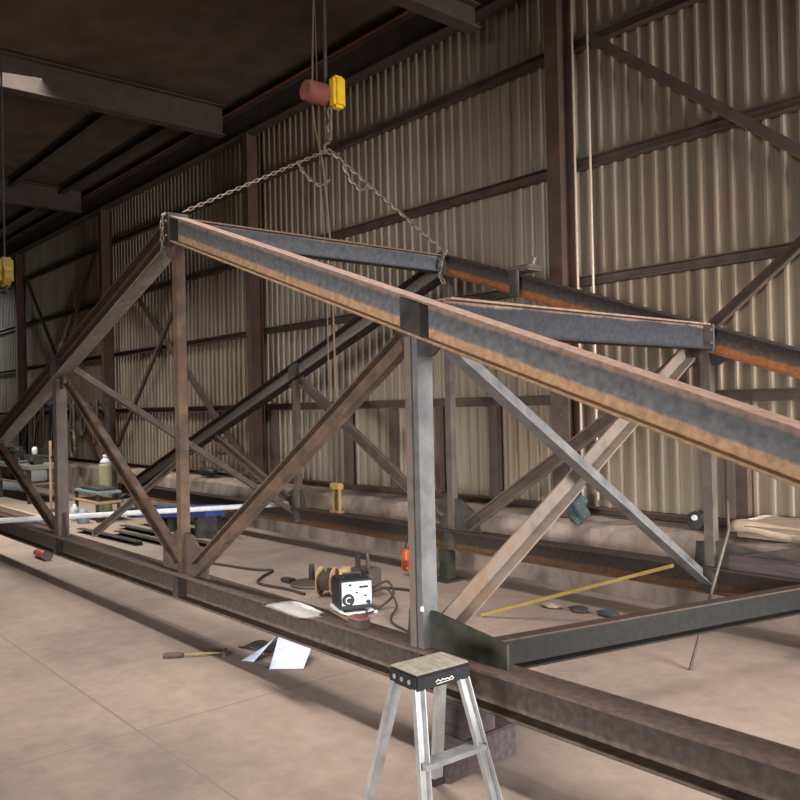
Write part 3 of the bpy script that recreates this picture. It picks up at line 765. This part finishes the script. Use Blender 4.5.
# cables on the floor
def cable(pts, r, m, lb, cat='cable', n=8):
    b = tube(BM(), spline(pts, n), r, 7)
    tag(obj('floor_cable', b, m, loc=(pts[0][0], pts[0][1], 0), smooth=True), lb, cat, 'cables and hoses on the floor')
cable([(-10.1, 5.2, 0.016), (-9.2, 5.38, 0.016), (-8.95, 5.52, 0.016), (-8.7, 5.22, 0.016), (-8.4, 5.0, 0.016), (-7.9, 5.06, 0.016), (-7.55, 5.06, 0.016)], 0.016, 'rubber', 'dark hose snaking on the floor from the apex post foot to the spool', 'hose')
cable([(-6.58, 5.24, 0.2), (-6.47, 5.34, 0.27), (-6.42, 5.38, 0.14), (-6.46, 5.24, 0.03), (-6.40, 5.05, 0.013), (-6.42, 4.9, 0.013)], 0.012, 'rubber', 'black cable looping beside the welding machine panel')
cable([(-6.58, 5.24, 0.16), (-6.45, 5.32, 0.2), (-6.3, 5.32, 0.06), (-6.15, 5.12, 0.013), (-5.9, 4.95, 0.013), (-5.3, 4.8, 0.013), (-4.9, 4.6, 0.013)], 0.012, 'rubber', 'black cable running from the welding machine to the middle post')
cable([(-7.25, 5.75, 0.014), (-7.1, 5.9, 0.014), (-6.75, 6.0, 0.014), (-6.5, 5.92, 0.014)], 0.016, 'rubber', 'short dark cable end on the floor below the orange pouch')
cable([(-7.9, 4.4, 0.012), (-7.5, 4.5, 0.012), (-7.2, 4.75, 0.012), (-6.95, 4.7, 0.012), (-6.8, 4.85, 0.012)], 0.011, 'rust_dark', 'brown cable on the floor behind the white paper')
# orange pouch hung on the far chord
t = thing('orange_pouch', 'orange pouch hanging from the far bottom chord behind the middle post', 'pouch', (-7.52, 6.52, 0.08))
b = BM(); box(b, -7.60, -7.44, 6.47, 6.57, 0.06, 0.32, 0.03)
for v in b.verts:
    if v.co.z > 0.2: v.co.x = -7.52 + (v.co.x + 7.52)*0.55
obj('bag', b, 'orange', t)
b = tube(BM(), spline([(-7.55, 6.52, 0.31), (-7.54, 6.58, 0.50), (-7.52, 6.64, 0.605), (-7.50, 6.58, 0.50), (-7.49, 6.52, 0.31)], 6), 0.01, 6); obj('strap', b, 'black', t)
b = BM(); box(b, -7.54, -7.42, 6.455, 6.475, 0.12, 0.20, 0.008); obj('pocket', b, 'red', t)
# yellow timber strip leaning on the far chord
p0, p1 = V((-5.55, 5.75, 0.02)), V((-3.98, 6.58, 0.585))
b = extr(BM(), Rc(0.03, 0.03), p0, p1)
tag(obj('yellow_strip', b, 'yellow_tape', loc=(-5.55, 5.75, 0)), 'long yellow strip leaning from the floor on the far bottom chord', 'strip')
# thin rod leaning by the far post
b = tube(BM(), [(-3.34, 5.71, 0.0), (-3.45, 6.56, 0.95), (-3.52, 6.68, 1.18)], 0.013, 8)
tag(obj('steel_rod', b, 'mid_steel', loc=(-3.34, 5.71, 0), smooth=True), 'thin steel rod standing on the floor and leaning on the far chord', 'rod')
# debris at the foot of the stub wall
random.seed(11)
for k, lb in enumerate(('pale crumpled scrap by the foot of the stub wall', 'dark wood offcut by the foot of the stub wall', 'teal scrap by the foot of the stub wall')):
    b = BM(); bmesh.ops.create_icosphere(b, subdivisions=2, radius=1)
    for v in b.verts: v.co = V((-5.3 + k*0.3 + v.co.x*0.12*random.uniform(0.7, 1.2), 6.5 + k*0.05 + v.co.y*0.08*random.uniform(0.7, 1.2), 0.03 + max(-1, v.co.z)*0.03))
    tag(obj('scrap', b, ('timber', 'timber_dark', 'teal')[k], loc=(-5.3 + k*0.3, 6.5, 0)), lb, 'scrap', 'scraps on the floor')
# white tube across both chords
b = tube(BM(), [(-11.9, 2.72, CT + 0.062), (-11.67, 3.06, CT + 0.06), (-10.36, 6.68, CT + 0.036)], 0.036, 12)
b.free()
def white_tube():
    p0, p1 = V((-11.62, 3.10, 0.66)), V((-10.42, 6.66, 0.63))
    d = (p1 - p0)
    t = thing('white_tube', 'long white tube laid across the two bottom chords at left', 'tube', p1)
    obj('pipe', tube(BM(), [p0 - d*0.25, p1 + d*0.01], 0.036, 12), 'white', t, smooth=True)
    obj('end_ring', tube(BM(), [p1 - d*0.012, p1 + d*0.016], 0.041, 12), 'alu', t, smooth=True)
white_tube()
# ------------------------------------------------------------------ on and against the stub wall
# amber jack
jx, jy = -9.20, 6.73
t = thing('screw_jack', 'amber screw jack frame standing upright on the far bottom chord', 'jack', (jx, jy, 0.593))
for s in (-1, 1): obj('leg', box(BM(), jx + s*0.06 - 0.018, jx + s*0.06 + 0.018, jy - 0.02, jy + 0.02, 0.61, 0.93, 0.004), 'amber', t)
obj('head', box(BM(), jx - 0.10, jx + 0.10, jy - 0.05, jy + 0.05, 0.92, 1.01, 0.012), 'amber', t)
obj('screw', tube(BM(), [(jx, jy, 0.63), (jx, jy, 1.19)], 0.022, 10), 'dark_steel', t)
obj('foot', box(BM(), jx - 0.10, jx + 0.10, jy - 0.06, jy + 0.06, 0.598, 0.63, 0.006), 'rust_orange', t)
# teal jacket over the wall edge
b = BM(); bmesh.ops.create_icosphere(b, subdivisions=3, radius=1)
for v in b.verts:
    n_ = 0.8 + 0.3*math.sin(v.co.z*6 + v.co.x*4) + 0.15*math.sin(v.co.x*11)
    v.co = V((-5.62 + v.co.x*0.13*n_ + v.co.z*0.02, 7.40 + v.co.y*0.09*n_, 0.86 + v.co.z*0.17))
tag(obj('jacket', b, 'teal', loc=(-5.62, 7.4, 0.7), smooth=True), 'dark teal jacket bundled on the stub wall by the red column', 'jacket')
t = thing('cable_drum', 'dark cable drum with a white hub on the stub wall behind the far post', 'drum', (-4.3, 7.6, 0.76))
obj('drum', lathe(BM(), [(0.09, -0.09), (0.09, -0.07), (0.055, -0.06), (0.055, 0.06), (0.09, 0.07), (0.09, 0.09)], (-4.3, 7.6, 0.85), 18, 'y'), 'dark_steel', t)
obj('hub', lathe(BM(), [(0.026, -0.11), (0.03, -0.085)], (-4.3, 7.6, 0.88), 12, 'y'), 'white', t)
# boards with a plastic sheet, right
for k, (y, z, x0, lb) in enumerate(((7.52, 0.76, -3.80, 'lower grey board under the cream sheet on the stub wall'), (7.53, 0.815, -3.74, 'upper grey board right under the cream sheet'))):
    b = box(BM(), x0, -1.4, y - 0.14, y + 0.22, z, z + 0.055, 0.004)
    tag(obj('board', b, 'timber', loc=(x0, y, z)), lb, 'board', 'boards under the cream sheet')
b = BM(); g = []
for i in range(25):
    row = []
    for j in range(9):
        u, v = i/24, j/8
        x = -3.80 + u*2.4 + 0.18*(v - 0.5)*(1-u) ; y = 7.36 + v*0.5
        z = 0.878 + 0.012*math.sin(u*17 + v*4) + 0.010*math.sin(v*9 + u*6) + v*0.05
        if j == 0: z = 0.80 + 0.02*math.sin(u*21)
        row.append(b.verts.new((x, y, z)))
    g.append(row)
for i in range(24):
    for j in range(8): b.faces.new([g[i][j], g[i+1][j], g[i+1][j+1], g[i][j+1]])
bmesh.ops.solidify(b, geom=b.faces[:], thickness=0.004)
tag(obj('plastic_sheet', b, 'sheet', loc=(-2.5, 7.5, 0.8), smooth=True), 'cream plastic sheet draped over boards on the stub wall at right', 'sheet')
b = box(BM(), -3.52, -1.6, 6.66, 6.80, CT, CT + 0.13, 0.01)
tag(obj('timber_baulk', b, 'timber_dark', loc=(-3.5, 6.73, CT)), 'dark timber baulk lying on the far bottom chord below the cream sheet', 'timber')

# ------------------------------------------------------------------ left end of the hall: cylinders, cart, bench, tools
def cylinder(x, y, r, h, lb, m):
    t = thing('gas_cylinder', lb, 'cylinder', (x, y, 0), 'gas cylinders')
    obj('body', lathe(BM(), [(r*0.92, 0), (r, 0.03), (r, h*0.80), (r*0.9, h*0.85)], (x, y, 0), 20), m, t, smooth=True)
    obj('shoulder', lathe(BM(), [(r*0.92, h*0.85), (r*0.7, h*0.90), (r*0.34, h*0.94)], (x, y, 0), 20), 'white', t, smooth=True)
    obj('valve_cap', lathe(BM(), [(r*0.34, h*0.94), (r*0.36, h*0.99), (r*0.2, h)], (x, y, 0), 14), 'white', t, smooth=True)
cylinder(-16.67, 6.38, 0.125, 1.19, 'pale green gas cylinder with a white shoulder, nearer of two', 'cyl')
cylinder(-18.3, 7.15, 0.11, 1.32, 'dark gas cylinder with a white cap standing by the wall', 'dark_steel')
# low cart
t = thing('tool_cart', 'low two-shelf cart in front of the gas cylinder', 'cart', (-15.9, 5.9, 0))
for z, m in ((0.52, 'pale_blue'), (0.34, 'tan')):
    obj('shelf', box(BM(), -16.5, -15.3, 5.68, 6.16, z, z + 0.05, 0.01), m, t)
for sx in (-16.45, -15.35):
    for sy in (5.72, 6.12): obj('leg', box(BM(), sx - 0.025, sx + 0.025, sy - 0.025, sy + 0.025, 0, 0.52), 'dark_steel', t)
tag(obj('sheet_metal', box(BM(), -16.3, -15.4, 5.74, 6.1, 0.57, 0.62, 0.01), 'dark_steel', loc=(-15.9, 5.9, 0.57)), 'dark steel offcut lying on the low cart', 'steel')
def lbottle(x, y, lb, m, r, h, nm, cat):
    b = lathe(BM(), [(r*0.9, 0), (r, 0.02), (r, h*0.75), (r*0.5, h*0.9), (r*0.4, h)], (x, y, 0), 14)
    tag(obj(nm, b, m, loc=(x, y, 0), smooth=True), lb, cat)
lbottle(-15.95, 5.5, 'white plastic bottle on the floor in front of the low cart', 'white', 0.07, 0.32, 'bottle', 'bottle')
lbottle(-15.5, 5.5, 'pale blue can on the floor beside the white bottle', 'pale_blue', 0.11, 0.26, 'paint_can', 'can')
# blue bundle on floor
t = thing('blue_bundle', 'long blue-painted steel box lying on the floor under the white tube', 'box', (-13.2, 6.25, 0))
obj('body', extr(BM(), Rc(0.36, 0.17), (-14.5, 6.28, 0.21), (-11.85, 6.28, 0.46)), 'blue', t)
for x, z in ((-14.0, 0.165), (-13.2, 0.24), (-12.2, 0.335)): obj('skid', box(BM(), x - 0.05, x + 0.05, 6.12, 6.46, 0, z), 'dark_steel', t)
for k, (x0_, x1_, y_, lb) in enumerate(((-14.2, -11.2, 5.72, 'dark steel channel on the floor under the white tube, nearer the wall'), (-13.6, -10.6, 5.38, 'dark steel channel on the floor under the white tube, middle of three'), (-14.4, -12.2, 5.05, 'short dark steel channel on the floor, nearest the near truss'))):
    b = extr(BM(), Ch(0.12, 0.07), (x0_, y_, 0.035), (x1_, y_ + 0.12, 0.035))
    tag(obj('steel_channel', b, 'dark_steel', loc=(x0_, y_, 0)), lb, 'steel', 'steel channels on the floor')
# workbench with vice
t = thing('workbench', 'long grey workbench along the far left of the hall', 'workbench', (-22, 6.2, 0))
obj('worktop', box(BM(), -24.6, -19.6, 5.75, 6.5, 0.78, 0.88, 0.01), 'bench', t)
for x in (-24.4, -22.1, -19.8):
    for y in (5.82, 6.42): obj('leg', box(BM(), x - 0.04, x + 0.04, y - 0.04, y + 0.04, 0, 0.78), 'dark_steel', t)
obj('lower_shelf', box(BM(), -24.5, -19.7, 5.8, 6.45, 0.42, 0.47), 'timber', t)
t = thing('bench_vice', 'black bench vice on the end of the grey workbench', 'vice', (-20.1, 6.0, 0.88))
obj('body', box(BM(), -20.3, -19.9, 5.95, 6.2, 0.88, 1.06, 0.03), 'dark_steel', t)
obj('jaw', box(BM(), -20.32, -19.88, 5.88, 5.95, 0.96, 1.11, 0.015), 'mid_steel', t)
obj('screw_handle', tube(BM(), [(-20.1, 5.7, 0.86), (-20.1, 5.7, 1.06)], 0.015), 'grey_steel', t)
obj('screw', tube(BM(), [(-20.1, 5.7, 0.96), (-20.1, 5.95, 0.96)], 0.025), 'grey_steel', t)
for x, y, dx, dy, h, m, lb in ((-21.0, 5.9, 0.3, 0.25, 0.28, 'black', 'black tool box on the grey workbench'), (-22.2, 6.1, 0.5, 0.3, 0.34, 'dark_steel', 'dark steel case in the middle of the grey workbench'), (-23.6, 6.0, 0.4, 0.3, 0.22, 'rust_dark', 'brown crate on the far end of the grey workbench')):
    t = thing('tool_box', lb, 'box', (x, y, 0.88), 'boxes on the workbench')
    obj('body', box(BM(), x - dx, x + dx, y - dy/2, y + dy/2, 0.88, 0.88 + h, 0.015), m, t)
    obj('lid', box(BM(), x - dx - 0.01, x + dx + 0.01, y - dy/2 - 0.01, y + dy/2 + 0.01, 0.88 + h, 0.91 + h, 0.01), m, t)
    obj('handle', tube(BM(), [(x - 0.1, y, 0.91 + h), (x - 0.1, y, 0.96 + h), (x + 0.1, y, 0.96 + h), (x + 0.1, y, 0.91 + h)], 0.014), 'grey_steel', t)
for x, h, m, lb in ((-21.9, 0.30, 'mid_steel', 'grey motor housing on the lower bench shelf'), (-20.6, 0.26, 'white', 'pale bin on the lower bench shelf'), (-23.4, 0.3, 'red', 'red crate on the lower bench shelf')):
    tag(obj('crate', box(BM(), x - 0.4, x + 0.4, 5.9, 6.35, 0.47, 0.47 + h, 0.02), m, loc=(x, 6.1, 0.47)), lb, 'crate', 'crates on the lower bench shelf')
# clamp rack with hanging hoses on the wall
t = thing('tool_rack', 'dark steel rack of hung tools on the wall above the workbench', 'rack', (-22, 7.3, 0.9))
obj('rail', box(BM(), -25.5, -18.9, 7.30, 7.36, 2.20, 2.28), 'dark_steel', t)
for x in (-25.4, -22.2, -19.0): obj('upright', box(BM(), x - 0.04, x + 0.04, 7.30, 7.38, 0.74, 2.4), 'dark_steel', t)
random.seed(5)
hang = [('dark hose', 'rubber'), ('grey chain', 'chain'), ('brown strap', 'rust_dark'), ('black lead', 'black'), ('tan rope', 'rope'), ('grey cable', 'mid_steel'), ('dark sling', 'dark_steel'), ('dull red lead', 'column')]
for k, (nm_, m) in enumerate(hang):
    x = -24.9 + k*0.78; L_ = random.uniform(0.7, 1.15)
    b = tube(BM(), spline([(x - 0.07, 7.24, 2.28), (x - 0.14, 7.22, 2.2 - L_*0.6), (x, 7.2, 2.2 - L_), (x + 0.14, 7.22, 2.2 - L_*0.6), (x + 0.07, 7.24, 2.28), (x, 7.3, 2.30), (x - 0.07, 7.24, 2.28)], 5), 0.035, 7)
    tag(obj('hose_loop', b, m, loc=(x, 7.24, 2.2), smooth=True), '%s looped over the wall rack above the workbench' % nm_, 'hose', 'loops hung on the tool rack')
b = BM(); tube(b, [(-20.7 + 0.2*math.cos(a), 7.12, 1.3 + 0.32*math.sin(a)) for a in [k*2*math.pi/20 for k in range(21)]], 0.028, 6); tube(b, [(-20.6 + 0.15*math.cos(a), 7.09, 1.22 + 0.26*math.sin(a)) for a in [k*2*math.pi/20 for k in range(21)]], 0.028, 6)
tag(obj('hose_coil', b, 'chain', loc=(-20.7, 7.1, 1.0), smooth=True), 'pale coil of hose hung in front of the tool rack right of the left post', 'hose')
# work lamps and pole
t = thing('lamp_stand', 'thin pale pole with a small white lamp standing by the workbench', 'lamp', (-17.93, 5.7, 0))
obj('pole', tube(BM(), [(-17.93, 5.7, 0.03), (-17.90, 5.7, 1.48)], 0.03, 8), 'tan', t)
obj('base', lathe(BM(), [(0.2, 0), (0.2, 0.02), (0.05, 0.05)], (-17.93, 5.7, 0), 14), 'dark_steel', t)
obj('crossbar', tube(BM(), [(-19.0, 5.7, 1.14), (-17.85, 5.7, 1.14)], 0.02, 8), 'dark_steel', t)
obj('lamp_head', lathe(BM(), [(0.045, 0), (0.06, 0.04), (0.06, 0.14), (0.03, 0.18)], (-18.95, 5.7, 1.15), 12), 'white', t, smooth=True)
# planks on the floor at left
for k, (y, z, m, lb) in enumerate(((4.7, 0.0, 'timber', 'bottom pale plank of the floor pile at left'), (4.75, 0.07, 'rust_dark', 'brown plank lying on the floor pile at left'), (5.0, 0.0, 'tan', 'tan plank lying farther back on the floor at left'))):
    b = box(BM(), -19.5, -14.6 - 0.3*k, y - 0.14, y + 0.14, z, z + 0.07, 0.005)
    tag(obj('plank', b, m, loc=(-17, y, z)), lb, 'plank', 'planks on the floor at left')
# dark shelf bracket and bar on wall behind apex post
t = thing('air_tool', 'black air tool lying on the stub wall right of the near apex post', 'tool', (-14.6, 7.6, 0.76))
obj('body', lathe(BM(), [(0.05, -0.3), (0.09, -0.22), (0.09, 0.12), (0.05, 0.3)], (-14.6, 7.6, 0.85), 12, 'x'), 'black', t, smooth=True)
obj('handle', tube(BM(), [(-14.7, 7.6, 0.9), (-14.74, 7.56, 1.06)], 0.025), 'dark_steel', t)
b = box(BM(), -14.45, -13.55, 7.68, 7.775, 1.19, 1.24, 0.005)
tag(obj('wall_bar', b, 'dark_steel', loc=(-14, 7.72, 1.2)), 'short dark bar fixed level on the wall left of the second column', 'bar')
# yellow crane hook block at the far left
t = thing('crane_hook_block', 'dull yellow crane hook block high at the left edge', 'hook', (-12.4, 3.38, 3.7))
bx, by, bz = -12.42, 3.38, 4.02
obj('block', lathe(BM(), [(0.10, -0.07), (0.17, -0.05), (0.17, 0.05), (0.10, 0.07)], (bx, by, bz), 20, 'y'), 'dim_yellow', t)
obj('cheek', box(BM(), bx - 0.12, bx + 0.12, by - 0.09, by + 0.09, bz - 0.12, bz + 0.24, 0.03), 'dim_yellow', t)
obj('rope', tube(BM(), [(bx, by, bz + 0.2), (bx, by, 7.1)], 0.015), 'dark_steel', t)
obj('hook', tube(BM(), [(bx, by, bz - 0.1)] + [(bx + 0.07*math.sin(a), by, bz - 0.2 + 0.07*math.cos(a)) for a in [k*0.45 for k in range(0, 10)]], 0.022, 8), 'dark_steel', t)
